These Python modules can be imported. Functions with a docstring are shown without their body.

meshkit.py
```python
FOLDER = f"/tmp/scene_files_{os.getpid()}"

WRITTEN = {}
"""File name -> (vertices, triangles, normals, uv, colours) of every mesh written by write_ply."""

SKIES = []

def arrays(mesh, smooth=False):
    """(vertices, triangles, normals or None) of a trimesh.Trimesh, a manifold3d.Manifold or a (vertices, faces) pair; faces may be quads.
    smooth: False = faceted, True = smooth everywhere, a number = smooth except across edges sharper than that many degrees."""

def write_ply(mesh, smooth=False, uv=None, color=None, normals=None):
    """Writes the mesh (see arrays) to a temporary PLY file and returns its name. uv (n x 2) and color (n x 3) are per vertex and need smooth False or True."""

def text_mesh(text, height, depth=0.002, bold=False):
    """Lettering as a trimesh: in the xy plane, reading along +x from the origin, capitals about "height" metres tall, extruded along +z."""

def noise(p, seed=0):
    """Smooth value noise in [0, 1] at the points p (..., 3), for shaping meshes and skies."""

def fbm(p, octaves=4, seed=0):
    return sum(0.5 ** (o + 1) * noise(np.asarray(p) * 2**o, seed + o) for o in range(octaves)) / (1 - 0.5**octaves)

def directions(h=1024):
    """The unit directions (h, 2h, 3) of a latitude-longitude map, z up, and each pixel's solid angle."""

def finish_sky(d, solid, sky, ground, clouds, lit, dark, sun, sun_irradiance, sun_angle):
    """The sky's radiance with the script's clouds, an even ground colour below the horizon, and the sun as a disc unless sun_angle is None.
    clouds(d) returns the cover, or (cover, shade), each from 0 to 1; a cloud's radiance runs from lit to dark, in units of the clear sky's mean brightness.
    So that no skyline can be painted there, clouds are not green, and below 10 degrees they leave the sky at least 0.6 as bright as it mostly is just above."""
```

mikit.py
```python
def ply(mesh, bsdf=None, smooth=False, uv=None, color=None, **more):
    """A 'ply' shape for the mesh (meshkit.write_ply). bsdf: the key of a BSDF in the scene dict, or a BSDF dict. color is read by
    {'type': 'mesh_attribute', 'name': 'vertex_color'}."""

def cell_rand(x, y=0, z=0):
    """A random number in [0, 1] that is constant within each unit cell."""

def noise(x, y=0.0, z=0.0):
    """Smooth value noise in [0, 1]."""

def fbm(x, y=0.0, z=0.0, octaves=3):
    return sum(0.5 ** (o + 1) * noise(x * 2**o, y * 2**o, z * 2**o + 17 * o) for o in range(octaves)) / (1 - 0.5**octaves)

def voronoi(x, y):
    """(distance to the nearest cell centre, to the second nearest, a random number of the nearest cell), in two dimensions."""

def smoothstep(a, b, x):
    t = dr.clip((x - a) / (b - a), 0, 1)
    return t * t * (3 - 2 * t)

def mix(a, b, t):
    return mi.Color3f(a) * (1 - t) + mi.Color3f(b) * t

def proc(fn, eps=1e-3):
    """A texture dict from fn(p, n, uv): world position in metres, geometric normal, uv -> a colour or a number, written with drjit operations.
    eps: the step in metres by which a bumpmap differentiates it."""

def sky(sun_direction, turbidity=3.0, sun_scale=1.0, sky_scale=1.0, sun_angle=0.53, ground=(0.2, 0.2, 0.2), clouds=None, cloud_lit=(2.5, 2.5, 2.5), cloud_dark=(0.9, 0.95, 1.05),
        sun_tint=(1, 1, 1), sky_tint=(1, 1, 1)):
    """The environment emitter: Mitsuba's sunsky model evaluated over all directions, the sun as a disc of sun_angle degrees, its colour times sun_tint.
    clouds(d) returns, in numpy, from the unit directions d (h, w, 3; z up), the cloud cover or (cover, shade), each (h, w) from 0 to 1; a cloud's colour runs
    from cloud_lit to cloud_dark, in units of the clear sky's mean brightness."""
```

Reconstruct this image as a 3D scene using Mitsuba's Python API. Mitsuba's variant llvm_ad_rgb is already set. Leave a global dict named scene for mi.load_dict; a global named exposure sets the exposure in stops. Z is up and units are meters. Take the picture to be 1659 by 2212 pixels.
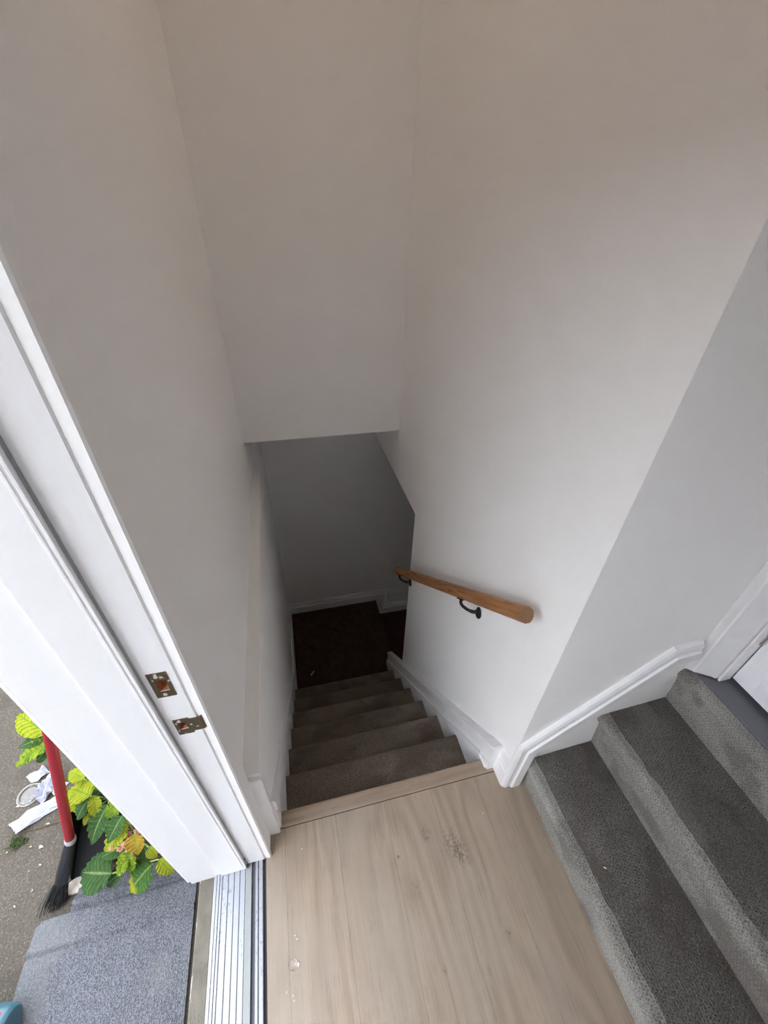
import math, random
import numpy as np, trimesh, mitsuba as mi, drjit as dr, mikit
from mikit import noise, fbm, voronoi, smoothstep, mix, cell_rand, proc
import shapely.geometry as sg
T = mi.ScalarTransform4f

# ---------------------------------------------------------------- camera, sky, exposure
S = 1.129                      # the layout below was measured with the lens 1.55 above the landing; S makes it metres (door ~2 m, riser ~0.2 m)
EYE = np.array([0, 0, 1.55]) * S
RIGHT = np.array([0.97170118, -0.23486713, 0.02518434])
DOWN = np.array([-0.11971157, -0.58155625, -0.80464991])
FWD = np.array([0.20363193, 0.7788644, -0.5932152])
scene, labels = {}, {}
scene['camera'] = {'type': 'perspective', 'fov': 86.10, 'fov_axis': 'x', 'near_clip': 0.02, 'far_clip': 200.0,
                   'to_world': T().look_at(origin=EYE.tolist(), target=(EYE + FWD).tolist(), up=(-DOWN).tolist())}
def overcast(d):
    n = np.sin(d[..., 0] * 5 + 1.3) * np.sin(d[..., 1] * 4 + d[..., 2] * 6)
    return np.ones(d.shape[:2]), 0.5 + 0.25 * n
scene['sky'] = mikit.sky((-0.55, -0.45, 0.7), turbidity=5.0, sun_scale=0.0, sky_scale=1.0, ground=(0.16, 0.15, 0.14), clouds=overcast,
                         cloud_lit=(2.28, 2.46, 2.68), cloud_dark=(1.70, 1.86, 2.06))
exposure = 4.75
LAMP = (1.0, .66, .40); LAMP_POWER = 0.25     # unseen warm ceiling light, added to lift and tint the upper walls

# ---------------------------------------------------------------- helpers
def put(key, mesh, bsdf, label=None, cat=None, group=None, kind=None, smooth=30, uv=None, **more):
    m = mesh.copy() if hasattr(mesh, 'copy') else mesh
    if isinstance(m, list): m = trimesh.util.concatenate(m)
    m.vertices = np.asarray(m.vertices) * S
    scene[key] = mikit.ply(m, bsdf, smooth=smooth, uv=uv, **more)
    tag(key, label, cat, group, kind)
    return key
def tag(key, label=None, cat=None, group=None, kind=None):
    d = {k: v for k, v in dict(label=label, category=cat, group=group, kind=kind).items() if v}
    if d: labels[key] = {**labels.get(key, {}), **d}
count = {}
def num(name):
    k = count.get(name, -1) + 1; count[name] = k
    return name if k == 0 else f'{name}_{k:03d}'
def box(x0, x1, y0, y1, z0, z1, b=0.0):
    if b <= 0:
        m = trimesh.creation.box(extents=(x1 - x0, y1 - y0, z1 - z0))
        m.apply_translation(((x0 + x1) / 2, (y0 + y1) / 2, (z0 + z1) / 2)); return m
    pts = []
    for i in (0, 1):
        for j in (0, 1):
            for k in (0, 1):
                for a in range(3):
                    p = [(x0, x1)[i], (y0, y1)[j], (z0, z1)[k]]
                    for c in range(3):
                        if c != a: p[c] += b if (i, j, k)[c] == 0 else -b
                    pts.append(p)
    return trimesh.convex.convex_hull(np.array(pts))
def prism(poly, axis, a, b):
    """poly: points in the plane of the two other axes (x<y<z order), pushed from a to b along axis."""
    p = sg.Polygon(poly)
    m = trimesh.creation.extrude_polygon(sg.polygon.orient(p), b - a)
    v = np.array(m.vertices); o = [i for i in range(3) if i != axis]
    w = np.zeros_like(v); w[:, o[0]] = v[:, 0]; w[:, o[1]] = v[:, 1]; w[:, axis] = v[:, 2] + a
    m = trimesh.Trimesh(w, m.faces, process=False)
    if m.volume < 0: m.invert()
    return m
def sweep(path, prof, basis, origin):
    """A moulding: path (n,2) in a plane, prof (m,2) = (offset to the left of the path in the plane, thickness out of it); mitred. basis: the plane's two axes and its outward normal."""
    path, prof = np.array(path, float), np.array(prof, float)
    d = np.diff(path, axis=0); d /= np.linalg.norm(d, axis=1)[:, None]
    nrm = np.c_[-d[:, 1], d[:, 0]]
    rows = []
    for i, p in enumerate(path):
        if i == 0: q = nrm[0]
        elif i == len(path) - 1: q = nrm[-1]
        else:
            q = nrm[i - 1] + nrm[i]; q = q / (q @ nrm[i])
        e1, e2, e3 = (np.array(b, float) for b in basis)
        for n, t in prof:
            ab = p + q * n
            rows.append(np.array(origin) + e1 * ab[0] + e2 * ab[1] + e3 * t)
    m, F = len(prof), []
    for i in range(len(path) - 1):
        for j in range(m):
            a, b = i * m + j, i * m + (j + 1) % m
            F += [[a, b, b + m], [a, b + m, a + m]]
    cap = trimesh.creation.triangulate_polygon(sg.Polygon(prof), engine='earcut')[1] if False else None
    tri = [[0, j, j + 1] for j in range(1, m - 1)]
    # profiles are written so that a fan from their first point covers them
    F += [[a, c, b] for a, b, c in tri] + [[(len(path) - 1) * m + a for a in t] for t in tri]
    out = trimesh.Trimesh(np.array(rows), np.array(F), process=False)
    if out.volume < 0: out.invert()
    return out
def cut(m, o, n): return trimesh.intersections.slice_mesh_plane(m, n, o, cap=True)
def tube(pts, r, sides=8, caps=True):
    pts = np.array(pts, float); n = len(pts)
    r = np.full(n, r) if np.isscalar(r) else np.array(r)
    tang = np.gradient(pts, axis=0); tang /= np.linalg.norm(tang, axis=1)[:, None]
    up = np.array([0, 0, 1.0]) if abs(tang[0][2]) < .9 else np.array([1.0, 0, 0])
    V = []
    for p, t, q in zip(pts, tang, r):
        a = np.cross(t, up); a /= np.linalg.norm(a); b = np.cross(a, t); up = b
        for k in range(sides):
            c = 2 * math.pi * k / sides
            V.append(p + q * (a * math.cos(c) + b * math.sin(c)))
    F = []
    for i in range(n - 1):
        for k in range(sides):
            a, b = i * sides + k, i * sides + (k + 1) % sides
            F += [[a, a + sides, b], [b, a + sides, b + sides]]
    if caps:
        V += [pts[0], pts[-1]]
        for k in range(sides):
            F += [[n * sides, k, (k + 1) % sides], [n * sides + 1, (n - 1) * sides + (k + 1) % sides, (n - 1) * sides + k]]
    m = trimesh.Trimesh(np.array(V), np.array(F), process=False)
    if m.volume < 0: m.invert()
    return m
def bez(p, n=8):
    p = [np.array(q, float) for q in p]; out = []
    for t in np.linspace(0, 1, n):
        q = p
        while len(q) > 1: q = [a * (1 - t) + b * t for a, b in zip(q, q[1:])]
        out.append(q[0])
    return out
def ref(k): return {'type': 'ref', 'id': k}
def principled(col, rough=.5, **kw):
    c = {'type': 'rgb', 'value': list(col)} if isinstance(col, (tuple, list)) else col
    return {'type': 'principled', 'base_color': c, 'roughness': rough, **kw}
def bump(b, fn, scale, eps=1e-3):
    return {'type': 'bumpmap', 'arbitrary': proc(fn, eps), 'scale': scale, 'bsdf': b}

# ---------------------------------------------------------------- materials
def roller(p, n, uv): return fbm(p.x * 260, p.y * 260, p.z * 260, 2)
scene['wall_paint'] = bump(principled((.85, .845, .835), .55, specular=.3), roller, .0006, .001)
scene['trim_paint'] = principled((.77, .77, .778), .32, specular=.45)
def brushed(p, n, uv): return fbm(p.x * 180, p.y * 180, p.z * 14, 2)
scene['jamb_paint'] = bump(principled((.77, .77, .778), .3, specular=.5), brushed, .0008, .001)
scene['ceiling_paint'] = principled((.78, .77, .75), .8)
def wood(along, tint):
    def fn(p, n, uv):
        a, c = (p.y, p.x) if along == 'y' else (p.x, p.y)
        board = dr.floor((c / S - .4725) / .1575) if along == 'y' else mi.Float(3.0)
        r = cell_rand(board, 7, 1)
        w = fbm(c * 7 + r * 31, a * 1.6 + r * 17, 0, 3)
        rings = .5 + .5 * dr.sin((c * 26 + a * 1.3 + w * 13) * 2.2)
        fine = noise(c * 520, a * 11 + r * 9, 1)
        pore = smoothstep(.66, .9, noise(c * 900 + r * 5, a * 24, 2)) * smoothstep(.3, .7, fbm(c * 40, a * 6, 3, 2))
        cl = fbm(c * 9, a * 5, 5, 2)
        g = mix((.365, .298, .236), (.26, .206, .162), rings * .50 + fine * .42)
        g = mix(g, (.345, .30, .26), smoothstep(.35, .75, cl) * .45)
        g = mix(g, (.20, .16, .125), pore * .45)
        g = g * mi.Float(.965 + .07 * r)
        # scuffed dirt patches and knots, where the photograph has them
        for x, y, q, s in ((.335, .335, .042, .55), (.352, .308, .03, .6), (.263, .383, .022, .4), (.168, .347, .010, .6), (.223, .10, .008, .8), (.413, .122, .012, .55), (.20, .27, .02, .25)):
            dd = dr.sqrt(dr.square(p.x / S - x) + dr.square((p.y / S - y) * .7)) / q
            k = smoothstep(1.05, .15, dd + .5 * (fbm(p.x * 70, p.y * 70, 9, 3) - .5)) * smoothstep(.34, .70, fbm(p.x * 230, p.y * 200, 4, 4)) * s
            g = mix(g, (.12, .10, .08), k)
        return g * mi.Color3f(tint)
    return fn
def wood_relief(p, n, uv): return noise(p.x * 520, p.y * 11, 1)
def wood_relief_x(p, n, uv): return noise(p.y * 520, p.x * 11, 1)
scene['plank_wood'] = bump(principled(proc(wood('y', (1.0, .965, .925))), .5, specular=.35), wood_relief, .0003, .0006)
scene['nosing_wood'] = bump(principled(proc(wood('x', (.97, .90, .84))), .5, specular=.35), wood_relief_x, .0003, .0006)
def loops(flight, p):
    if flight[:2] == 'up': a, b = p.y, p.x + p.z
    else: a, b = p.x, p.y - p.z
    ra, rb = a / .0092, b / .0086
    row = dr.floor(rb); q = ra + .5 * (row - 2 * dr.floor(row / 2)) + .25 * noise(a * 90, b * 90, 7); col = dr.floor(q)
    du = q - col - .5 + .35 * (cell_rand(col, row, 1) - .5); dv = rb - row - .5 + .35 * (cell_rand(col, row, 2) - .5)
    return a, b, dr.sqrt(du * du + dv * dv * .8), cell_rand(col, row, 3)
def carpet(flight):
    lo, hi, soil = {'up': ((.16, .152, .138), (.40, .388, .355), (.105, .086, .076)), 'up_tread': ((.060, .056, .050), (.205, .196, .178), (.080, .058, .050)),  # up is raised for door light, up_tread darkened for shade and soil
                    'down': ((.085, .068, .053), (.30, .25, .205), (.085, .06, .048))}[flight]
    def fn(p, n, uv):
        a, b, d, r = loops(flight, p)
        dot = smoothstep(.30, .06, d) * (.35 + .65 * r)
        fuzz = noise(a * 620, b * 620, 1) * .55 + noise(a * 1300, b * 1300, 2) * .45
        warm = smoothstep(.48, .66, fbm(a * 8 + 40, b * 11, 8, 3) * .85 + .15 * noise(a * 300, b * 300, 4))
        worn = smoothstep(.46, .70, fbm(a * 4.5 + 11, b * 9 + 3, 4, 3))
        c = mix(lo, hi, dr.clip(.05 + .72 * smoothstep(.2, .8, fuzz) + .25 * worn, 0, 1))
        c = mix(c, soil, warm * .5)
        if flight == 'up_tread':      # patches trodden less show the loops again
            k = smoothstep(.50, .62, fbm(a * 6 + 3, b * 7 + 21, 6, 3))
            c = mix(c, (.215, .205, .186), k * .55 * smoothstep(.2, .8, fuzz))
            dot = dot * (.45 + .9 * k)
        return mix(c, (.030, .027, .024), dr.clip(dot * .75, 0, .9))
    return fn
def pile(flight):
    def fn(p, n, uv):
        a, b, d, r = loops(flight, p)
        return smoothstep(.05, .40, d) * .7 + noise(a * 620, b * 620, 1) * .5
    return fn
for f in ('up', 'up_tread', 'down'):
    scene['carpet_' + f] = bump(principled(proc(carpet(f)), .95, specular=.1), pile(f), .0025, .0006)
def concrete(p, n, uv):
    s = fbm(p.x * 3, p.y * 3, 1, 4)
    d1, d2, r = voronoi(p.x * 170, p.y * 170)
    ag = smoothstep(.45, .25, d1)
    c = mix((.062, .051, .040), (.122, .104, .086), dr.clip(s * .6 + .5 * noise(p.x * 330, p.y * 330, 3) - .05, 0, 1))
    c = mix(c, (.20, .182, .155), ag * smoothstep(.62, .95, r) * .65)
    c = mix(c, (.05, .042, .035), ag * smoothstep(.38, .1, r) * .75)
    return mix(c, (.065, .055, .044), smoothstep(.62, .75, fbm(p.x * 14, p.y * 14, 2, 3)) * .5)
def concrete_relief(p, n, uv):
    d1, d2, r = voronoi(p.x * 170, p.y * 170)
    return smoothstep(.5, .2, d1) * r + fbm(p.x * 400, p.y * 400, 1, 2) * .5
scene['walk_concrete'] = bump(principled(proc(concrete), .9, specular=.2), concrete_relief, .002, .001)
def sill_concrete(p, n, uv):
    c = mix((.10, .09, .072), (.19, .17, .135), fbm(p.x * 22, p.y * 22, 3, 4))
    return mix(c, (.30, .28, .245), smoothstep(.73, .80, fbm(p.x * 60 + 9, p.y * 25, 3, 3)))
scene['sill_concrete'] = bump(principled(proc(sill_concrete), .9), concrete_relief, .0012, .001)
def mat_color(p, n, uv):
    f = noise(p.x * 420, p.y * 420, 1) * .5 + noise(p.x * 900, p.y * 900, 2) * .5
    z = fbm(p.x * 5 + 2, p.y * 6, 2, 3)
    c = mix((.064, .065, .077), (.195, .198, .222), smoothstep(.15, .85, f))
    return mix(c, (.20, .20, .196), smoothstep(.48, .66, z) * .4)
def mat_relief(p, n, uv): return noise(p.x * 420, p.y * 420, 1) + .6 * noise(p.x * 800, p.y * 800, 2)
scene['mat_fibre'] = bump(principled(proc(mat_color), .95, specular=.1), mat_relief, .003, .0008)
def alu(p, n, uv):
    sp = smoothstep(.70, .82, noise(p.x * 260, p.y * 220, 3)) * smoothstep(.4, .6, fbm(p.x * 30, p.y * 9, 1, 3))
    return mix((.37, .38, .42), (.18, .19, .215), sp * .6 + .15 * fbm(p.x * 25, p.y * 7, 5, 2))
scene['aluminium'] = principled(proc(alu), .42, metallic=.45)
scene['vinyl_grey'] = principled((.28, .295, .29), .5)
scene['groove_dark'] = principled((.10, .10, .115), .6)
scene['rubber_black'] = principled((.012, .012, .013), .55)
def brass(p, n, uv): return mix((.105, .074, .037), (.55, .53, .50), smoothstep(.70, .76, fbm(p.x * 120, p.y * 120, p.z * 90, 3)))
scene['aged_brass'] = principled(proc(brass), .38, metallic=.6)
scene['raw_wood'] = principled(proc(lambda p, n, uv: mix((.30, .12, .05), (.55, .27, .14), noise(p.x * 300, p.y * 300, p.z * 90))), .8)
scene['screw_metal'] = principled((.75, .74, .72), .3, metallic=.7)
def metal_dark(p, n, uv):
    sc = smoothstep(.70, .8, fbm(p.x * 25, p.y * 9, 2, 3)) * smoothstep(.6, .75, noise(p.x * 300, p.y * 90, 4))
    return mix((.14, .138, .155), (.55, .55, .57), sc)
scene['threshold_metal'] = principled(proc(metal_dark), .42, metallic=.35)
scene['hinge_nickel'] = principled((.55, .54, .52), .3, metallic=.9)
scene['door_paint'] = principled((.82, .825, .86), .3, specular=.5)
def oak(p, n, uv):
    u = p.y * .77 - p.z * .64; v = p.y * .64 + p.z * .77
    g = fbm(p.x * 60, v * 60, u * 3.2, 3)
    rings = .5 + .5 * dr.sin((p.x * 90 + v * 60 + g * 14))
    fine = noise(p.x * 600, v * 600, u * 14)
    c = mix((.36, .17, .066), (.215, .092, .033), rings * .55 + fine * .35)
    return mix(c, (.09, .04, .018), smoothstep(.72, .85, noise(p.x * 160, v * 160, u * 9)) * .5)
scene['rail_oak'] = principled(proc(oak), .4, specular=.5, clearcoat=.25, clearcoat_gloss=.7)
scene['rail_end'] = principled(proc(lambda p, n, uv: mix((.29, .165, .085), (.17, .085, .04), .5 + .5 * dr.sin(dr.sqrt(dr.square(p.x - .59) + dr.square(p.z - .85)) * 1400 + 3 * noise(p.x * 200, p.z * 200, 1)))), .7)
scene['black_iron'] = principled((.012, .011, .011), .45, specular=.35)
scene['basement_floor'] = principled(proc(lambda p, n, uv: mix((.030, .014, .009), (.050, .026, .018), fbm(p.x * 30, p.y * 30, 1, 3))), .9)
scene['bounce_dark'] = principled((.16, .11, .07), .8)  # dark finish of the unseen basement, picked to cut bounce onto the far wall
scene['soil'] = principled(proc(lambda p, n, uv: mix((.045, .032, .024), (.095, .070, .050), fbm(p.x * 60, p.y * 60, p.z * 60, 3))), 1.0, specular=.0)
scene['stone_pink'] = bump(principled(proc(lambda p, n, uv: mix((.38, .30, .25), (.60, .55, .50), fbm(p.x * 70, p.y * 70, p.z * 70, 3))), .9), lambda p, n, uv: fbm(p.x * 150, p.y * 150, p.z * 150, 3), .003)
scene['red_handle'] = principled((.24, .007, .016), .28, specular=.5, clearcoat=.4)
scene['grey_plastic'] = principled((.33, .33, .34), .4)
scene['black_plastic'] = principled((.014, .014, .016), .25, specular=.6)
scene['matt_black'] = principled((.008, .008, .009), .6, specular=.15)
scene['bristle'] = principled((.010, .010, .010), .5)
scene['paper'] = {'type': 'twosided', 'bsdf': principled((.50, .505, .57), .8, specular=.2)}
scene['clear_plastic'] = {'type': 'thindielectric', 'int_ior': 1.45}
scene['cloudy_plastic'] = {'type': 'twosided', 'bsdf': principled((.30, .31, .33), .2, specular=.6)}
scene['dry_leaf_brown'] = {'type': 'twosided', 'bsdf': principled((.45, .34, .20), .8)}
scene['white_chip'] = {'type': 'twosided', 'bsdf': principled((.80, .79, .76), .6)}
scene['moss_green'] = {'type': 'twosided', 'bsdf': principled((.08, .11, .035), .9)}
scene['stem_green'] = principled((.22, .33, .09), .6)
scene['stem_brown'] = principled((.10, .065, .04), .8)
scene['petal'] = {'type': 'twosided', 'bsdf': principled(proc(lambda p, n, uv: mix((.26, .09, .045), (.46, .23, .20), noise(p.x * 90, p.y * 90, p.z * 90))), .7)}
scene['teal_plastic'] = principled((.045, .115, .15), .3, specular=.5)
scene['red_print'] = principled((.38, .015, .05), .4)
scene['dark_print'] = principled((.06, .08, .09), .5)
scene['brick_brown'] = principled((.24, .155, .105), .9)
scene['stucco'] = principled((.55, .53, .50), .9)
def leaf_fn(kind):
    blade, vein, patch = {'y': ((.29, .315, .030), (.075, .15, .012), .12), 'yg': ((.22, .29, .03), (.04, .10, .016), .45), 'g': ((.050, .102, .036), (.10, .165, .065), .0),
                          'gy': ((.055, .12, .03), (.11, .19, .055), .0), 'yo': ((.33, .23, .035), (.19, .13, .025), .1)}[kind]
    def fn(p, n, uv):
        u, v = uv.x, dr.abs(uv.y * 2 - 1)
        s = (u - .30 * v + .22 * v * v) * 9
        q = dr.abs(s - dr.floor(s) - .5) * 2
        lat = smoothstep(.72, .98, q)
        mid = smoothstep(.10, .03, v)
        c = mix(blade, vein, dr.clip(lat * .85 + smoothstep(.5, .7, fbm(p.x * 45, p.y * 45, 3, 3)) * patch, 0, 1))
        c = mix(c, (.22, .30, .12) if kind in ('g', 'gy') else (.13, .22, .03), mid * .7)
        if kind == 'gy': c = mix(c, (.36, .36, .03), smoothstep(.72, 1.0, u + .2 * noise(p.x * 60, p.y * 60, 1)) * .85)
        return c * mi.Float(.85 + .3 * noise(p.x * 200, p.y * 200, 5))
    return fn
for k in ('y', 'yg', 'g', 'gy', 'yo'):
    scene['leaf_' + k] = {'type': 'principledthin', 'base_color': proc(leaf_fn(k)), 'roughness': .5, 'diff_trans': .6, 'spec_trans': 0.0}

# ---------------------------------------------------------------- the setting
ZC = 2.62                                             # ceiling
XL, XF, XR = -.2135, -.172, .56                       # left wall, thicker foundation wall below it, right wall
YB, YFAR, ZB = 1.882, 2.45, .629                      # bulkhead, far wall down the stairs, underside of the bulkhead
ZF = -1.283                                           # floor at the bottom
D0, D1, DZ = -.40, .432, 1.80                         # the outside door's opening
YW, SL = .457, .02                                    # wall above the upper stairs: y = YW + SL (x - XR)
def st(key, mesh, bsdf='wall_paint', label=None, **k): put(key, mesh, bsdf, label, kind='structure', **k)
st('wall_left', [box(-.40, XL, D1 + .02, YFAR + .1, .36, ZC), box(-.40, XL, D1 + .02, .498, -.02, .36), box(-.40, XL, D0 - .02, D1 + .02, DZ + .02, ZC), box(-.40, XL, -.72, D0 - .02, -.02, ZC)], label='pale grey left wall beside the outside door')
st('wall_foundation', prism([(-.40, -1.6), (XF, -1.6), (XF, .3975), (XF - .002, .40), (-.40, .40)], 1, .498, YFAR + .1), label='thicker lower wall left of the stairs, with a narrow ledge on top')
st('wall_bulkhead', box(XL - .05, XR + .05, YB, YB + .12, ZB, ZC, .003), label='pale wall hanging above the descending stairs')
st('ceiling_lower', box(-.4, 5, YB + .02, YFAR + .2, ZB + .004, ZB + .1), 'ceiling_paint', 'soffit under the hanging wall')
# right wall: its lower part ends at an opening at the foot of the stairs
st('wall_right', prism([(.49, -1.6), (1.535, -1.6), (1.535, .346), (YFAR, .346), (YFAR, ZC), (.49, ZC)], 0, XR, XR + .10), label='white wall right of the stairs with the handrail on it')
yw = lambda x: YW + SL * (x - XR)
st('wall_upper', prism([(XR, YW), (1.5, yw(1.5)), (1.5, yw(1.5) + .09), (XR, YW + .09)], 2, -.02, ZC), label='grey wall beside the upper carpeted stairs')
ZR = -1.48                                            # one step lower still, to the right
st('wall_far', box(-.2, 5, YFAR, YFAR + .1, -1.6, ZB + .05), 'wall_paint', label='dark far wall at the foot of the stairs')
st('wall_basement_right', box(5, 5.1, -1.5, 2.5, -1.6, .7), 'bounce_dark')
st('wall_basement_rear', [box(XR + .1, 5, -1.5, -1.4, -1.6, .4), box(XR + .02, XR + .1, -1.4, .5, -1.6, -.10)], 'bounce_dark')
st('ceiling_basement', [box(XR + .05, 5, .552, 2.5, .346, .42), box(1.62, 5, -1.5, .56, .346, .42)], 'bounce_dark')
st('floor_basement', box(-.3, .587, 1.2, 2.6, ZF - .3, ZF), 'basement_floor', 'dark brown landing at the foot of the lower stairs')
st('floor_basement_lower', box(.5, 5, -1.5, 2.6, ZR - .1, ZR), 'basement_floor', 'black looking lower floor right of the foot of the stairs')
st('wall_rear', box(-.45, 1.6, -.80, -.70, -.1, ZC))
st('ceiling', box(-.45, 1.6, -.8, YB + .15, ZC, ZC + .1), 'ceiling_paint')
DX = 1.122                                            # wall of the inner door
st('wall_inner', [box(DX, DX + .12, -.72, -.42, .40, ZC), box(DX, DX + .12, -.72, .50, 2.27, ZC), box(DX, DX + .12, .425, .50, .40, ZC)], label='wall around the inner door')
st('wall_exterior', [box(-.43, -.40, D1 + .06, 6, -.3, 3.6), box(-.43, -.40, -6, D0 - .06, -.3, 3.6), box(-.43, -.40, D0 - .06, D1 + .06, DZ + .06, 3.6)], 'stucco')

# landing floor: vinyl planks 18 cm wide
tag('floor', 'landing floor of pale greyish oak planks', kind='structure')
edges = [-.2135] + [.4725 - .1575 * k for k in (4, 3, 2, 1, 0)] + [.64]
cuts = {0: [-.70, .494], 1: [-.70, -.20, .494], 2: [-.70, -.45, .494], 3: [-.70, .494], 4: [-.70, -.30, .494], 5: [-.70, -.52, .494]}
for i in range(len(edges) - 1):
    for a, b in zip(cuts[i], cuts[i][1:]):
        g = .0001
        put(num('floor__plank'), box(edges[i] + g, edges[i + 1] - g, a + g, b - g, -.012, 0, .00025), 'plank_wood')
st('floor__subfloor', box(-.30, .70, -.75, .50, -.10, -.0115), 'groove_dark')
# stair nosing strip along the landing's edge
nose = [(.496, -.012), (.496, .0015), (.500, .003), (.530, .003), (.539, .000), (.5425, -.006), (.5425, -.016), (.537, -.023), (.526, -.026), (.526, -.034), (.496, -.034)]
put('stair_nosing', prism(nose, 0, -.176, .551), 'nosing_wood', 'greyish oak nosing strip along the edge of the landing above the stairs', 'stair nosing')
put('stair_nosing__riser_board', box(XF, XR, .506, .524, -.22, -.034), 'trim_paint', 'white board under the strip')

# ---------------------------------------------------------------- lower flight: six carpeted steps going down
R_, T_, Y0, Z0 = .1825, .1807, .7148, -.188
tag('lower_stairs', 'dark brown carpeted stairs going down from the landing to the basement', 'stairs')
def nosing_profile(back, front, ztop, zbot, rise_in):
    """(horizontal, z): tread from back to the rounded front, then a riser set in by rise_in down to zbot; front > back."""
    r = .017
    arc = [(front - r + r * math.sin(a), ztop - r + r * math.cos(a)) for a in np.linspace(0, math.pi * .80, 9)]
    return [(back, zbot - .01), (back, ztop - .001)] + arc + [(front - rise_in, ztop - .052), (front - rise_in - .004, zbot - .01)]
for k in range(6):
    yb = .527 if k == 0 else Y0 + T_ * (k - 1) - .0285
    m = prism(nosing_profile(yb, Y0 + T_ * k + .008, Z0 - R_ * k, Z0 - R_ * (k + 1), .022), 0, XF + .004, .5235)
    put(num('lower_stairs__step'), m, 'carpet_down')

# ---------------------------------------------------------------- upper flight: three carpeted steps going up to the inner door
tag('upper_stairs', 'grey speckled carpeted stairs going up from the landing to the inner door', 'stairs')
for zb, zt, xb, xn, xe in ((0, .138, .637, .615, .862), (.138, .320, .860, .821, 1.070), (.320, .482, 1.068, 1.037, 1.125)):
    pr = nosing_profile(-xe, -xn, zt, zb, xb - xn)
    pr[-2] = (-(xn + (xb - xn) * .55), zt - .060); pr[-1] = (-xb, zb - .004); pr[0] = (-xe, zb - .004)
    yr = .474 if zb else .462
    key = num('upper_stairs__step')
    put(key, prism([(-a, z) for a, z in pr], 1, -.70, yr), 'carpet_up', 'looped riser and nosing, paler with door light in the colour')
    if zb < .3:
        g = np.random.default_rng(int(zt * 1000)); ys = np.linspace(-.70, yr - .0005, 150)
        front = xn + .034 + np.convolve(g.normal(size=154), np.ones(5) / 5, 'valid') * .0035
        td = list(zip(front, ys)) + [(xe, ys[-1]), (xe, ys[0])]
        put(key + '__tread', prism(td, 2, zt - .004, zt + .0009), 'carpet_up_tread', 'trodden tread, darker with soil and shade in the colour', smooth=False)

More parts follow.
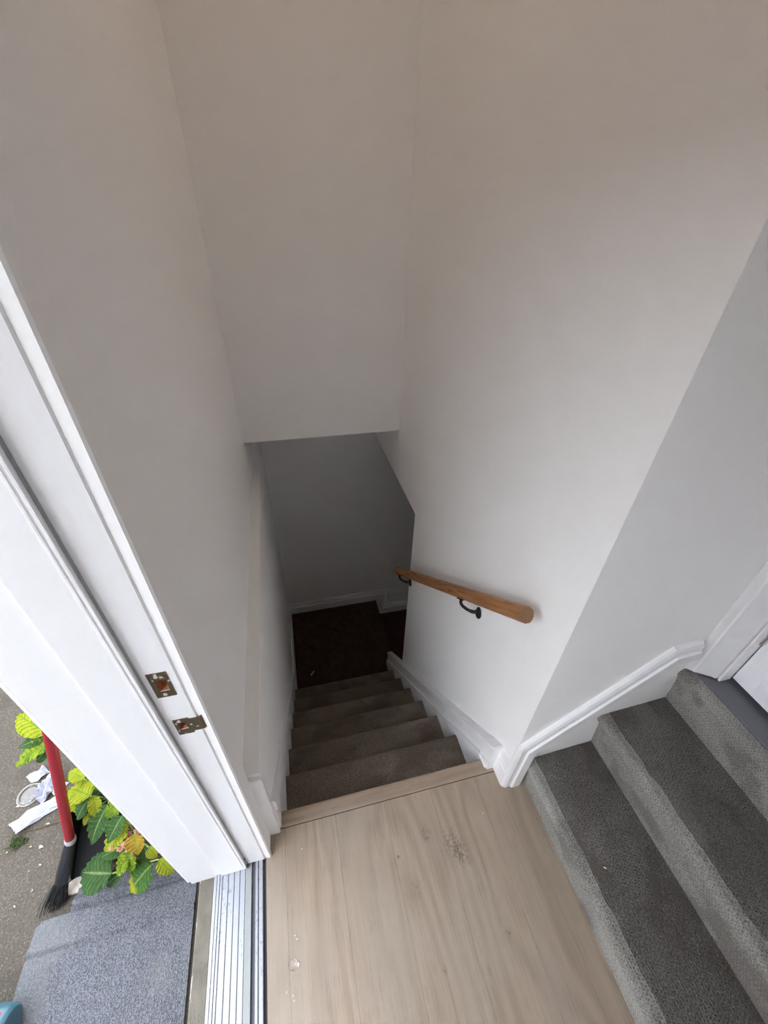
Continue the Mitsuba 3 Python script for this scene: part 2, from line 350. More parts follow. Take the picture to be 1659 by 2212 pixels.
# ---------------------------------------------------------------- mouldings
def base_profile(h, t):        # (across from the lower edge, thickness); fan from the first point
    return [(0, 0), (0, t), (h * .62, t), (h * .66, t * .8), (h * .70, t * .85), (h * .88, t * .62), (h * .97, t * .42), (h, t * .15), (h, 0)]
# on the wall above the upper stairs: up from the floor, along the slope, level to the casing
bx = np.array([1, SL, 0]) / math.hypot(1, SL)
path = [(.032, 0), (.032, .225), (.405, .585), (.50, .600)]
path = [(.0, 0), (.0, .262), (.378, .632), (.47, .634)]
upb = [(.0, 0), (-.0, .006), (-.004, .012), (-.012, .0165), (-.022, .0165), (-.028, .0158), (-.031, .0170), (-.034, .022), (-.062, .022), (-.0625, 0)]
st('trim_1', sweep(path, upb, (bx, (0, 0, 1), (SL, -1, 0)), (XR - .008, YW - .0005, 0)), 'trim_paint', 'white trim rising beside the upper carpeted stairs', smooth=25)
# right skirt of the lower stairs
LR = lambda y: .112 - 1.0 * (y - .548)
slab = [(.0, .0), (.0, .028), (-.003, .031), (-.010, .031), (-.014, .029), (-.060, .0275), (-.064, .024), (-.068, .024), (-.068, .036), (-.20, .036), (-.20, 0)]
ya, yb2 = .40, 2.0
m = sweep([(-ya, LR(ya)), (-yb2, LR(yb2))], [(-n, t) for n, t in slab], ((0, -1, 0), (0, 0, 1), (-1, 0, 0)), (XR, 0, 0))
m = cut(cut(m, (0, .5125, 0), (0, 1, 0)), (0, 1.79, 0), (0, -1, 0))
st('trim_2', m, 'trim_paint', 'white skirting running down the right wall of the lower stairs', smooth=25)
st('trim_2__end_block', [prism([(.505, .003), (.560, .003), (.560, .108), (.512, .150), (.505, .150)], 0, .526, XR + .0), box(.520, XR, .512, .556, -.02, .004)], 'trim_paint')
pr = [(0, 0), (0, .010), (.085, .010), (.089, .008), (.094, .009), (.112, .007), (.116, .005), (.120, .006), (.140, .003), (.145, .0015), (.145, 0)]
st('baseboard_right', sweep([(-.506, .002), (-.452, .002)], pr, ((0, -1, 0), (0, 0, 1), (-1, 0, 0)), (XR, 0, 0)), 'trim_paint', 'short piece of white baseboard at the top corner of the stairs', smooth=25)
# left skirt
LL = lambda y: .107 - 1.034 * (y - .597)
sl2 = [(0, 0), (0, .006), (-.004, .012), (-.010, .013), (-.046, .013), (-.050, .010), (-.050, .007), (-.20, .007), (-.20, 0)]
st('trim_3', cut(cut(sweep([(.40, LL(.40)), (2.1, LL(2.1))], sl2, ((0, 1, 0), (0, 0, 1), (1, 0, 0)), (XF, 0, 0)), (0, .4988, 0), (0, 1, 0)), (0, 0, ZF + .01), (0, 0, 1)), 'trim_paint', 'white skirting running down the left wall of the lower stairs', smooth=25)
st('trim_4', box(XL - .002, XF + .003, .484, .4985, 0, .385, .003), 'trim_paint', 'white upright board closing the end of the ledge wall', smooth=30)
# baseboards at the bottom
bp = [(0, 0), (0, .015), (.075, .015), (.078, .011), (.083, .013), (.100, .011), (.104, .008), (.118, .006), (.120, .003), (.120, 0)]
st('baseboard_left', sweep([(1.62, ZF), (YFAR, ZF)], bp, ((0, 1, 0), (0, 0, 1), (1, 0, 0)), (XF, 0, 0)), 'trim_paint', smooth=25)
st('baseboard_far', sweep([(XF, ZF), (.587, ZF), (.587, ZR), (5, ZR)], [(q * .92, t) for q, t in bp], ((1, 0, 0), (0, 0, 1), (0, -1, 0)), (0, YFAR, 0)), 'trim_paint', 'white baseboard stepping down along the dark far wall', smooth=25)

# ---------------------------------------------------------------- outside door frame (door_1)
tag('door_1', 'white painted frame of the open outside door, left of the landing', kind='structure')
ZS = .002
def frame3(key, x0, x1, dy, bsdf, b=.002, zb=ZS, label=None):
    """The same board on both jambs and across the head, standing proud of the opening by dy."""
    put('door_1__' + key, box(x0, x1, D1 - dy, D1 + .03, zb, DZ + .03, b), bsdf, label)
    put('door_1__' + key + '_001', box(x0, x1, D0 - .03, D0 + dy, zb, DZ + .03, b), bsdf)
    put('door_1__head_' + key, box(x0, x1, D0 + dy, D1 - dy, DZ - dy, DZ + .03, b), bsdf)
frame3('jamb', -.2665, XL - .001, .002, 'jamb_paint')
pockets = [box(-.2497, -.2333, D1 - .02, D1 + .018, .9178, .9492), box(-.2502, -.2363, D1 - .02, D1 + .018, .7938, .8182)]
put('door_1__jamb', trimesh.boolean.difference([box(-.2665, XL - .001, D1 - .002, D1 + .03, ZS, DZ + .03, .002)] + pockets, engine='manifold'), 'jamb_paint')
frame3('stop', -.338, -.2665, .0125, 'trim_paint')
frame3('brickmould', -.424, -.338, .0065, 'trim_paint', .003, -.018)
frame3('brickmould_edge', -.437, -.4235, .0015, 'trim_paint', .004, -.018)
# two fine beads along the inner edge of the stop
for k, (x, d) in enumerate(((-.2675, .0140), (-.2745, .0142))):
    put(num('door_1__bead'), [box(x - .0024, x + .0022, D1 - d, D1 - .011, .03, DZ - .01, .0009), box(x - .0024, x + .0022, D0 + .011, D0 + d, .03, DZ - .01, .0009)], 'jamb_paint')
# inside casing
put('door_1__casing', [prism([(XL - .001, D1 + .001), (-.2005, D1 - .001), (-.1975, D1 + .002), (-.1985, D1 + .010), (-.2005, D1 + .020), (-.2000, .488), (-.2030, .4935), (XL - .001, .4935)], 2, .0, DZ + .065)], 'wall_paint', smooth=40)
put('door_1__casing_001', box(XL - .001, -.197, D0 - .062, D0 + .001, 0, DZ + .065, .003), 'jamb_paint')
put('door_1__head_casing', box(XL - .001, -.197, D0 + .001, D1 - .001, DZ + .001, DZ + .065, .003), 'jamb_paint')
put('door_1__leaf', box(-.205, .61, D0 - .055, D0 - .015, .012, DZ - .004, .002), 'trim_paint')
put('door_1__weather_seal', box(-.2668, -.2645, D1 - .006, D1 - .001, .012, DZ - .01), 'vinyl_grey', 'worn seal strip')
rng = np.random.default_rng(21); grit = []
for i in range(60):
    z = .004 + .07 * rng.random() ** 2; q = .0006 + .0014 * rng.random(); c = (-.2655 + .002 * rng.normal(), D1 - .0125 * rng.random(), z)
    g_ = trimesh.creation.icosphere(subdivisions=1, radius=q); g_.apply_scale((1, 1, 1.6)); g_.apply_translation(c); grit.append(g_)
put('door_1__grit', grit, 'stem_brown', 'brown grit caught at the foot of the stop', kind='stuff')
# strike plates: recessed wells of raw wood, screws
def plate(key, x0, x1, z0, z1, hx0, hx1, hz0, hz1, screws, lip):
    y = D1 - .0026
    outer = sg.box(x0, z0, x1, z1); hole = sg.Polygon([(hx0, hz0), (hx1, hz0), (hx1 + .001, hz1 - .004), (hx1 - .003, hz1), (hx0 + .002, hz1)])
    m = trimesh.creation.extrude_polygon(outer.difference(hole), .0012)
    v = np.array(m.vertices); m = trimesh.Trimesh(np.c_[v[:, 0], y - v[:, 2] + .0006, v[:, 1]], m.faces, process=False)
    if m.volume < 0: m.invert()
    parts = [m]
    if lip:
        zc = (z0 + z1) / 2
        prof = [(x1 - .001, y - .0008), (-.215, y - .0012), (-.2105, y - .0006), (-.2080, y + .0012), (-.2075, y + .0030), (-.2086, y + .0031), (-.2093, y + .0020), (-.2112, y + .0006), (-.215, y + .0004), (x1 - .001, y + .0008)]
        parts.append(prism(prof, 2, z0 + .006, z1 - .004))
    put(key, parts, 'aged_brass', 'tarnished brass plate with flaked white paint', smooth=30)
    w = .0012
    put(key + '__pocket', [box(hx0 - .0012, hx1 + .0014, D1 + .0165, D1 + .0195, hz0 - .0012, hz1 + .0012), box(hx0 - .0012, hx0 - .0001, y + .002, D1 + .018, hz0, hz1), box(hx1 + .0001, hx1 + .0012, y + .002, D1 + .018, hz0, hz1), box(hx0, hx1, y + .002, D1 + .018, hz0 - .0012, hz0 - .0001), box(hx0, hx1, y + .002, D1 + .018, hz1 + .0001, hz1 + .0012)], 'raw_wood', 'chiselled raw wood hole')
    for sx, sz in screws:
        c = trimesh.creation.cylinder(radius=.0034, height=.0016, sections=14); c.apply_transform(trimesh.transformations.rotation_matrix(math.pi / 2, (1, 0, 0)))
        c.apply_translation((sx, y - .0006, sz)); put(num(key + '__screw'), c, 'screw_metal')
plate('door_1__strike_plate', -.2565, -.2275, .903, .968, -.2495, -.2335, .918, .949, [(-.244, .9595), (-.243, .9105)], False)
plate('door_1__strike_plate_001', -.2545, -.2290, .779, .829, -.2500, -.2365, .794, .818, [(-.245, .8235)], True)

# threshold and sill
tag('threshold', 'ribbed aluminium threshold of the outside door beside the plank floor', 'threshold')
TY0, TY1 = D0 + .003, D1 - .001
put('threshold__body', [box(-.3575, -.274, TY0, TY1, -.06, -.002), box(-.274, XL - .009, TY0, TY1, -.06, -.006)], 'aluminium')
for i, (a, b) in enumerate(((-.3575, -.3492), (-.3482, -.3412), (-.3400, -.3338), (-.3322, -.3178), (-.3164, -.3018), (-.3004, -.2862), (-.2848, -.2714))):
    put(num('threshold__rib'), box(a, b, TY0, TY1, -.004, .0012 if i else .0002, .0007), 'aluminium')
put('threshold__seal_strip', [box(-.2712, -.2552, TY0, TY1, -.01, .0002, .0008)], 'vinyl_grey', 'worn grey vinyl strip')
put('threshold__ridge', box(-.2550, -.2528, TY0, TY1, -.01, .0052, .0008), 'aluminium')
put('threshold__channel', box(-.2526, -.2432, TY0, TY1, -.01, -.0026, .0006), 'groove_dark')
put('threshold__inner_rail', [box(-.2430, -.2350, TY0, TY1, -.01, .0035, .0012), box(-.2337, -.2222, TY0, TY1, -.01, .0035, .0012)], 'aluminium')
st('trim_5', box(-.400, -.3576, -.60, D1 + .06, -.25, -.012, .004), 'sill_concrete', 'weathered concrete strip outside the threshold')

# ---------------------------------------------------------------- inner door (door_2)
tag('door_2', 'white inner door at the top of the upper carpeted stairs', kind='structure')
put('door_2__leaf', box(1.146, 1.185, -.34, .405, .500, 2.20, .002), 'door_paint')
yo = yw(1.06) - .0005
cas = [(1.122, yo + .01), (1.044, yo), (1.046, yo - .004), (1.058, yo - .014), (1.060, yo - .019), (1.066, yo - .022), (1.098, yo - .043), (1.104, yo - .050), (1.122, yo - .052)]
put('door_2__casing', prism(cas, 2, .492, 2.27), 'trim_paint', smooth=25)
put('door_2__jamb', [box(1.110, 1.150, .4075, .4140, .488, 2.21, .001)], 'trim_paint')
put('door_2__casing_001', box(1.10, 1.123, -.41, -.35, .49, 2.27, .004), 'trim_paint')
put('door_2__jamb_001', box(1.11, 1.19, -.36, -.342, .488, 2.21, .001), 'trim_paint')
put('door_2__head_casing', box(1.10, 1.123, -.35, .41, 2.205, 2.27, .004), 'trim_paint')
put('door_2__stop', box(1.187, 1.205, -.45, .455, .46, 2.3), 'trim_paint')
st('door_2__subsill', box(1.10, 1.30, -.5, .46, .30, .4815), 'groove_dark')
put('door_2__threshold', [box(1.072, 1.24, -.42, .452, .4805, .4865, .0015)], 'threshold_metal', 'scratched dark metal sill')
h = [tube([(1.141, .4085, z) for z in (.650, .654, .662)], [.0025, .0052, .0062], 12)]
for z in (.662, .690, .718): h.append(tube([(1.141, .4085, q) for q in (z, z + .001, z + .026, z + .027)], [.0060, .0072, .0072, .0060], 14))
h.append(tube([(1.141, .4085, z) for z in (.744, .748, .754)], [.0066, .0050, .002], 12))
h.append(box(1.136, 1.1475, .4062, .4078, .664, .744))
put('door_2__hinge', h, 'hinge_nickel', 'brushed metal hinge')

# ---------------------------------------------------------------- handrail
tag('handrail', 'round varnished oak handrail on black brackets on the right wall', 'handrail')
A, B = np.array([.505, .546, .773]), np.array([.505, 1.598, -.088])
ax = (B - A) / np.linalg.norm(B - A); e1 = np.array([1.0, 0, 0]); e2 = np.cross(ax, e1); e2 *= np.sign(e2[2])
r = .0205
ring = []
for a in np.linspace(math.radians(-50), math.radians(230), 26): ring.append((r * math.cos(a), r * math.sin(a)))
ring += [(-.006, -r * 1.02), (.006, -r * 1.02)]
def loft(points, rings):
    V, F, n = [], [], len(rings[0])
    for p, rg in zip(points, rings): V += [p + e1 * a + e2 * b for a, b in rg]
    for i in range(len(points) - 1):
        for k in range(n):
            a, b = i * n + k, i * n + (k + 1) % n
            F += [[a, b, b + n], [a, b + n, a + n]]
    F += [[0, k + 1, k] for k in range(1, n - 1)] + [[(len(points) - 1) * n + q for q in (0, k, k + 1)] for k in range(1, n - 1)]
    m = trimesh.Trimesh(np.array(V), np.array(F), process=False)
    if m.volume < 0: m.invert()
    return m
def sc(q): return [(a * q, b * q) for a, b in ring]
Ls = np.linalg.norm(B - A)
put('handrail__pole', loft([A + ax * t for t in (0, .0015, .3, .6, Ls - .0015, Ls)], [sc(.95), sc(1), sc(1), sc(1), sc(1), sc(.95)]), 'rail_oak', smooth=40)
put('handrail__end_grain', loft([A - ax * .0006, A + ax * .001], [sc(.93), sc(.93)]), 'rail_end', 'bare sawn end', smooth=False)
for (wy, wz) in ((.815, .455), (1.505, -.100)):
    k = num('handrail__bracket')
    # the point of the rail that stands over the bracket
    t = ((np.array([.505, wy, wz]) - A) @ ax); P = A + ax * t - e2 * r
    W = np.array([XR, wy, wz])
    arm = bez([W + (-.004, 0, .004), W + (-.030, .0, -.006), P + (.004, 0, -.040), P + (-.012, 0, -.022), P + (0, 0, -.001)], 14)
    put(k, tube(arm, [.0062] * 4 + [.0052] * 10, 10), 'black_iron', smooth=60)
    top = box(P[0] - .010, P[0] + .010, P[1] - .022, P[1] + .022, -.0018, .0018, .0008)
    sl = (B - A)[2] / (B - A)[1]; v = np.array(top.vertices); v[:, 2] += P[2] - .0012 + (v[:, 1] - P[1]) * sl; top.vertices = v
    put(k + '__saddle', top, 'black_iron')
    leaf = []
    out = [(0, -.030), (.009, -.017), (.0125, -.004), (.010, .008), (.005, .016), (0, .019), (-.005, .016), (-.010, .008), (-.0125, -.004), (-.009, -.017)]
    out = [(a * 1.45, b * 1.15) for a, b in out]
    V = [(XR - .003, wy + a, wz + b) for a, b in out] + [(XR - .010, wy + a * .6, wz + b * .6) for a, b in out] + [(XR - .013, wy, wz)] + [(XR, wy, wz)]
    n = len(out); F = []
    for i in range(n):
        j = (i + 1) % n; F += [[i, j, j + n], [i, j + n, i + n], [i + n, j + n, 2 * n], [j, i, 2 * n + 1]]
    lm = trimesh.Trimesh(np.array(V), np.array(F), process=False)
    if lm.volume < 0: lm.invert()
    put(k + '__wall_plate', lm, 'black_iron', 'leaf-shaped black wall plate', smooth=50)

# ---------------------------------------------------------------- outside
ZG = -.205
bed = sg.Polygon([(-.878, .60), (-.86, .556), (-.40, .556), (-.40, 2.2), (-.74, 2.2), (-.80, 1.1), (-.862, .80)])
walk = sg.Polygon([(-40, -40), (-.43, -40), (-.43, .556), (-.40, .556), (-.40, 40), (-40, 40)]).difference(bed)
m = trimesh.creation.extrude_polygon(walk, .3); m.apply_translation((0, 0, ZG - .3))
st('ground', m, 'walk_concrete', 'grey brown exposed aggregate concrete outside the door', smooth=False)
rng = random.Random(4)
gx = np.linspace(-.9, -.38, 27); gy = np.linspace(.55, 2.2, 60)
V = [(x, y, ZG - .014 + .012 * rng.random()) for y in gy for x in gx]; n = len(gx)
F = [f for j in range(len(gy) - 1) for i in range(n - 1) for f in ((j * n + i, j * n + i + 1, (j + 1) * n + i + 1), (j * n + i, (j + 1) * n + i + 1, (j + 1) * n + i))]
st('ground__soil_bed', trimesh.Trimesh(np.array(V), np.array(F), process=False), 'soil', 'black soil of the planting bed', smooth=False)
# stones at the broken corner of the bed
def rock(c, rad, seed):
    m = trimesh.creation.icosphere(subdivisions=3, radius=1.0); g = np.random.default_rng(seed)
    v = np.array(m.vertices); k = g.normal(size=(5, 3)); ph = g.random(5) * 6
    v *= (1 + .10 * sum(np.sin(v @ kk * 1.6 + p) for kk, p in zip(k, ph)) / 1.6)[:, None]
    v = np.clip(v, -.8, .8) * np.array(rad) + c; m.vertices = v; return m
put('stone', rock((-.822, .556, -.222), (.034, .026, .034), 1), 'stone_pink', 'pinkish stone under the far left corner of the grey mat', 'stone', smooth=50)
put('stone_001', rock((-.872, .528, -.212), (.020, .017, .013), 2), 'stone_pink', 'small pale broken stone beside the broom bristles', 'stone', smooth=50)
put('stone_002', rock((-.520, .600, -.200), (.040, .022, .030), 3), 'stone_pink', 'pale stone half hidden under leaves by the door frame', 'stone', smooth=50)
# mat, with two worn creases across it
def mat_z(x, y):
    z = 0.010 * np.exp(-((y - .512) / .011) ** 2) - .0085 * np.exp(-((y - .495) / .006) ** 2)
    return z + 0.007 * np.exp(-((y - .420) / .011) ** 2) - .006 * np.exp(-((y - .408) / .005) ** 2) * (x < -.56) + .0015 * np.sin(x * 40) * np.sin(y * 23)
outline = sg.Polygon([(-.906, -.75), (-.906, .478), (-.893, .490), (-.822, .493), (-.812, .545), (-.79, .556), (-.62, .560), (-.452, .556), (-.448, -.75)])
gx = np.linspace(-.91, -.445, 94); gy = np.concatenate([np.linspace(-.76, .25, 30)[:-1], np.linspace(.25, .565, 90)])
P2 = np.array([(x, y) for y in gy for x in gx])
ins = np.array([outline.contains(sg.Point(*p)) for p in P2]); idx = -np.ones(len(P2), int); idx[ins] = np.arange(ins.sum())
n = len(gx); F = []
for j in range(len(gy) - 1):
    for i in range(n - 1):
        q = [j * n + i, j * n + i + 1, (j + 1) * n + i + 1, (j + 1) * n + i]
        if all(ins[q]): F += [[idx[q[0]], idx[q[1]], idx[q[2]]], [idx[q[0]], idx[q[2]], idx[q[3]]]]
top = P2[ins]; zt = -.193 + mat_z(top[:, 0], top[:, 1]); N = len(top)
V = np.vstack([np.c_[top, zt], np.c_[top, np.full(N, ZG + .0005)]])
F = np.array(F); e = np.vstack([F[:, [0, 1]], F[:, [1, 2]], F[:, [2, 0]]]); es = {tuple(a) for a in e.tolist()}
side = [f for a, b in es if (b, a) not in es for f in ((a, a + N, b + N), (a, b + N, b))]
mm = trimesh.Trimesh(V, np.vstack([F, F[:, ::-1] + N, np.array(side)]), process=False)
put('door_mat', mm, 'mat_fibre', 'blue grey outdoor carpet mat with two creases outside the door', 'mat', smooth=50)
# broom standing against the house
tag('broom', 'broom with red handle and black head standing behind the door frame', 'broom')
P0, P1, P2_, P3 = (np.array(p) for p in ((-.861, .527, ZG + .001), (-.836, .557, -.130), (-.785, .615, .0), (-.668, .656, .45)))
top = P2_ + (P3 - P2_) * 2.3
put('broom__handle', tube([P2_, P2_ + (P3 - P2_) * .5, P3, top], .0128, 18), 'red_handle', 'glossy red handle', smooth=60)
put('broom__collar', tube([P2_ + (P2_ - P3) * .035, P2_ + (P2_ - P3) * .015, P2_ + (P3 - P2_) * .01], [.0150, .0155, .0138], 18), 'grey_plastic', 'grey collar', smooth=40)
Pn = P2_ + (P2_ - P3) * .03
put('broom__head', [tube([Pn, Pn * .6 + P1 * .4, P1 * .8 + Pn * .2, P1], [.0140, .0165, .0200, .0195], 18)], 'black_plastic', 'glossy black head', smooth=50)
rng = random.Random(8); br = []
for i in range(220):
    a = rng.random() * 6.283; q = math.sqrt(rng.random())
    s0 = P1 + np.array([math.cos(a) * .016 * q, math.sin(a) * .016 * q, .004])
    e0 = P0 + np.array([math.cos(a) * .032 * q - .008, math.sin(a) * .026 * q, rng.random() * .012])
    br.append(tube([s0, (s0 + e0) / 2 + np.array([rng.uniform(-.003, .003), rng.uniform(-.003, .003), 0]), e0], .0007, 4))
for i in range(7):
    s0 = P1 + np.array([-.012, 0, .004]); e0 = np.array([-.915 + rng.uniform(-.008, .02), .497 + rng.uniform(-.004, .02), ZG + .002])
    br.append(tube(bez([s0, (s0 + e0) / 2 + np.array([-.004, .006, .012]), e0], 6), .0007, 4))
put('broom__bristles', br, 'bristle', 'black bristles', kind='stuff', smooth=60)

# upright dustpan behind the broom
tag('dustpan', 'black upright dustpan behind the black broom head', 'dustpan')
q = [np.array(p) for p in ((-.842, .572), (-.705, .600), (-.735, .800), (-.872, .772))]; h0, h1 = ZG + .002, -.055
def wall(a, b, z0, za, zb, th=.004):
    d = (b - a) / np.linalg.norm(b - a); n = np.array([-d[1], d[0]]) * th; V = []
    for p, z in ((a, za), (b, zb)):
        for o in (0 * n, n): V += [(*(p + o), z0), (*(p + o), z)]
    return trimesh.convex.convex_hull(np.array(V))
base = trimesh.convex.convex_hull(np.array([(*p, z) for p in q for z in (h0, h0 + .005)]))
put('dustpan__pan', [base, wall(q[1], q[2], h0, h0 + .03, h1), wall(q[2], q[3], h0, h1, h1), wall(q[3], q[0], h0, h1, h0 + .03)], 'matt_black', smooth=30)
pb = np.array([-.795, .775, -.060]); put('dustpan__handle', tube([pb + (0, 0, -.10), pb, pb + np.array([.117, .041, .45]) * .95], [.013, .013, .011], 16), 'black_plastic', smooth=60)
# hydrangea: each leaf a part
tag('hydrangea', 'yellowing green leafy shrub behind the door frame beside the grey mat', 'shrub')
def leaf_mesh(B, Tp, w, curl, seed):
    B, Tp = np.array(B), np.array(Tp); g = np.random.default_rng(seed)
    L = np.linalg.norm(Tp - B); d = (Tp - B) / L
    side = np.cross(d, (g.normal() * .10 + .12, g.normal() * .10 - .12, 1.0)); side /= np.linalg.norm(side); up = np.cross(side, d)
    nu, nv = 34, 8; w *= 1.2; V, UV = [], []
    for i in range(nu + 1):
        u = i / nu
        hw = w / 2 * (math.sin(math.pi * min(1, u ** .72)) ** .8 if u < 1 else 0) * (1.08 - .25 * u)
        hw *= 1 + (.030 if i % 2 else -.012) * (0 < i < nu)
        for j in range(nv + 1):
            v = 2 * j / nv - 1
            z = curl * L * (math.sin(math.pi * u) * .55) + abs(v) * hw * .22 - .10 * L * u * u + .0022 * math.sin(u * 40 - abs(v) * 6) * abs(v) * w / .05
            V.append(B + d * (u * L) + side * (v * hw) + up * z); UV.append((u, (v + 1) / 2))
    F = []
    for i in range(nu):
        for j in range(nv):
            a = i * (nv + 1) + j; F += [[a, a + 1, a + nv + 2], [a, a + nv + 2, a + nv + 1]]
    return trimesh.Trimesh(np.array(V), np.array(F), process=False), np.array(UV)
LEAVES = [
(-.894,.897,.12,-1.049,1.017,.1,.068,'y'),(-.902,.899,.1,-1.019,.907,.06,.034,'g'),(-.883,.875,.1,-1.014,.855,.05,.070,'yg'),(-.894,.871,.085,-.952,.854,.035,.045,'g'),
(-.745,.732,.1,-.801,.77,.1,.040,'y'),(-.716,.681,.09,-.808,.738,.06,.066,'y'),(-.732,.689,.06,-.787,.659,0,.040,'g'),(-.714,.684,.08,-.702,.634,.03,.032,'y'),(-.73,.662,.03,-.77,.645,-.02,.018,'y'),
(-.672,.661,.06,-.745,.592,-.04,.056,'g'),(-.605,.598,.045,-.695,.565,-.02,.058,'y'),(-.616,.612,.075,-.661,.561,.035,.042,'g'),(-.577,.562,.06,-.578,.52,.005,.046,'yo'),
(-.619,.562,-.02,-.719,.567,-.06,.038,'g'),(-.606,.536,-.02,-.671,.528,-.08,.054,'yg'),(-.673,.523,-.08,-.791,.562,-.12,.084,'g'),(-.599,.542,.0,-.629,.509,-.07,.050,'yg'),
(-.555,.513,-.06,-.629,.474,-.11,.074,'gy'),(-.518,.501,0,-.483,.468,-.04,.036,'y'),(-.546,.532,.02,-.526,.51,-.01,.030,'y'),(-.65,.527,-.1,-.713,.515,-.14,.040,'g'),
(-.712,.711,.03,-.771,.753,.02,.048,'g'),(-.64,.628,.05,-.673,.673,.06,.044,'yg'),(-.573,.553,-.02,-.569,.531,-.06,.038,'g'),(-.796,.709,.01,-.804,.691,-.02,.036,'y'),(-.709,.708,.02,-.759,.708,0,.034,'g'),(-.668,.626,.02,-.69,.605,0,.034,'yg'),
(-.66,.578,-.05,-.704,.564,-.08,.036,'g'),
(-.62,.66,.10,-.56,.74,.08,.06,'yg'),(-.70,.78,.12,-.66,.88,.10,.07,'y'),(-.78,.86,.13,-.72,.96,.10,.07,'g'),(-.60,.70,.06,-.50,.70,.03,.06,'g'),(-.84,.95,.12,-.90,1.08,.10,.07,'yg'),(-.56,.60,.03,-.49,.62,.0,.05,'y'),
(-.64,.72,.02,-.60,.62,-.05,.05,'g'),(-.75,.84,.06,-.84,.86,.02,.06,'g')]
for i, (bx_, by, bz, tx, ty, tz, w, col) in enumerate(LEAVES):
    m, uv = leaf_mesh((bx_, by, bz), (tx, ty, tz), w, .10, 100 + i)
    put(num('hydrangea__leaf'), m, 'leaf_' + col, smooth=True, uv=uv)
for root, leafs in (((-.70, .80, -.29), (4, 5, 6, 7, 8, 9, 21, 22, 24, 25)), ((-.60, .63, -.29), (10, 11, 12, 13, 14, 16, 19, 23, 26, 27)), ((-.58, .60, -.29), (15, 17, 18, 20)), ((-.80, .98, -.29), (0, 1, 2, 3, 30, 32)), ((-.66, .74, -.29), (28, 29, 31, 33, 34, 35))):
    rt = np.array(root)
    hub = rt + np.mean([np.array(LEAVES[i][:3]) - rt for i in leafs], axis=0) * .75
    put(num('hydrangea__stem'), [tube(bez([rt, (rt + hub) / 2 + (.01, 0, .02), hub], 6), .0045, 8)], 'stem_brown', smooth=60)
    put(num('hydrangea__leafstalk'), [tube(bez([hub, (hub + np.array(LEAVES[i][:3])) / 2 + (0, 0, .008), LEAVES[i][:3]], 6), .0022, 6) for i in leafs], 'stem_green', 'pale green leaf stalks', kind='stuff', smooth=60)
rng = np.random.default_rng(5); pet = []
for i in range(46):
    c = np.array([-.606, .562, .022]) + rng.normal(size=3) * (.019, .013, .008); a = rng.normal(size=3); a /= np.linalg.norm(a); b = np.cross(a, (0, 0, 1.0)); b /= np.linalg.norm(b)
    q = .0085; pet.append(trimesh.Trimesh(np.array([c - a * q, c + b * q * .8, c + a * q, c - b * q * .8, c + (0, 0, .003)]), [[0, 1, 4], [1, 2, 4], [2, 3, 4], [3, 0, 4]], process=False))
put('hydrangea__flower_head', pet, 'petal', 'faded pink brown flower head', kind='stuff', smooth=False)

# litter on the walkway
def crumple(quad, nu, nv, amp, seed, z0=ZG + .004, edge=.06):
    q = [np.array(p) for p in quad]; g = np.random.default_rng(seed); V = []
    pk = g.random((nu + 1, nv + 1)) * amp; pk = np.maximum(pk - amp * .25, 0)
    jag = g.normal(size=(nu + 1, nv + 1, 2)) * edge * .02
    for i in range(nu + 1):
        for j in range(nv + 1):
            u, v = i / nu, j / nv
            p = (q[0] * (1 - u) + q[1] * u) * (1 - v) + (q[3] * (1 - u) + q[2] * u) * v + jag[i, j]
            V.append((p[0], p[1], z0 + pk[i, j]))
    F = []
    for i in range(nu):
        for j in range(nv):
            a = i * (nv + 1) + j; F += [[a, a + nv + 1, a + nv + 2], [a, a + nv + 2, a + 1]] if (i + j) % 2 else [[a, a + nv + 1, a + 1], [a + 1, a + nv + 1, a + nv + 2]]
    return trimesh.Trimesh(np.array(V), np.array(F), process=False)
put('paper_strip', crumple([(-1.105, .785), (-1.062, .747), (-.945, .812), (-.972, .850)], 12, 5, .022, 3), 'paper', 'long white paper strip lying nearest the broom collar', 'paper', smooth=False)
put('paper_strip_001', crumple([(-1.052, .860), (-1.017, .824), (-.972, .905), (-1.020, .948)], 8, 6, .042, 4), 'paper', 'crumpled white paper between the clear lid and the red handle', 'paper', smooth=False)
put('paper_strip_002', crumple([(-1.102, .932), (-1.075, .906), (-1.028, .940), (-1.062, .964)], 6, 4, .030, 5), 'paper', 'small folded white paper above the clear lid', 'paper', smooth=False)
put('paper_strip_003', crumple([(-1.008, .872), (-.985, .846), (-.948, .882), (-.985, .895)], 5, 4, .012, 6), 'paper', 'white paper scrap directly behind the red handle', 'paper', smooth=False)
prof = np.array([(.0004, .002), (.026, .002), (.029, .007), (.033, .008), (.036, .004), (.038, .003)])
lid = trimesh.creation.revolve(prof, sections=40); lid.apply_translation((-1.075, .872, ZG + .0005))
put('cup_lid', lid, 'clear_plastic', 'clear round plastic lid lying beside the crumpled paper', 'lid', smooth=35)
ringm = trimesh.creation.revolve(np.array([(.0345, .0040), (.0365, .0052), (.0385, .0036), (.0380, .0022), (.0345, .0040)]), sections=40); ringm.apply_translation((-1.075, .872, ZG + .0005))
put('cup_lid__rim', ringm, 'cloudy_plastic', 'cloudy rim', smooth=60)
put('twig', tube(bez([(-1.035, .752, ZG + .003), (-.99, .748, ZG + .004), (-.96, .760, ZG + .004), (-.93, .755, ZG + .004)], 8), .0018, 6), 'stem_brown', 'thin brown twig beside the long paper strip', 'twig', smooth=60)
rng = np.random.default_rng(12)
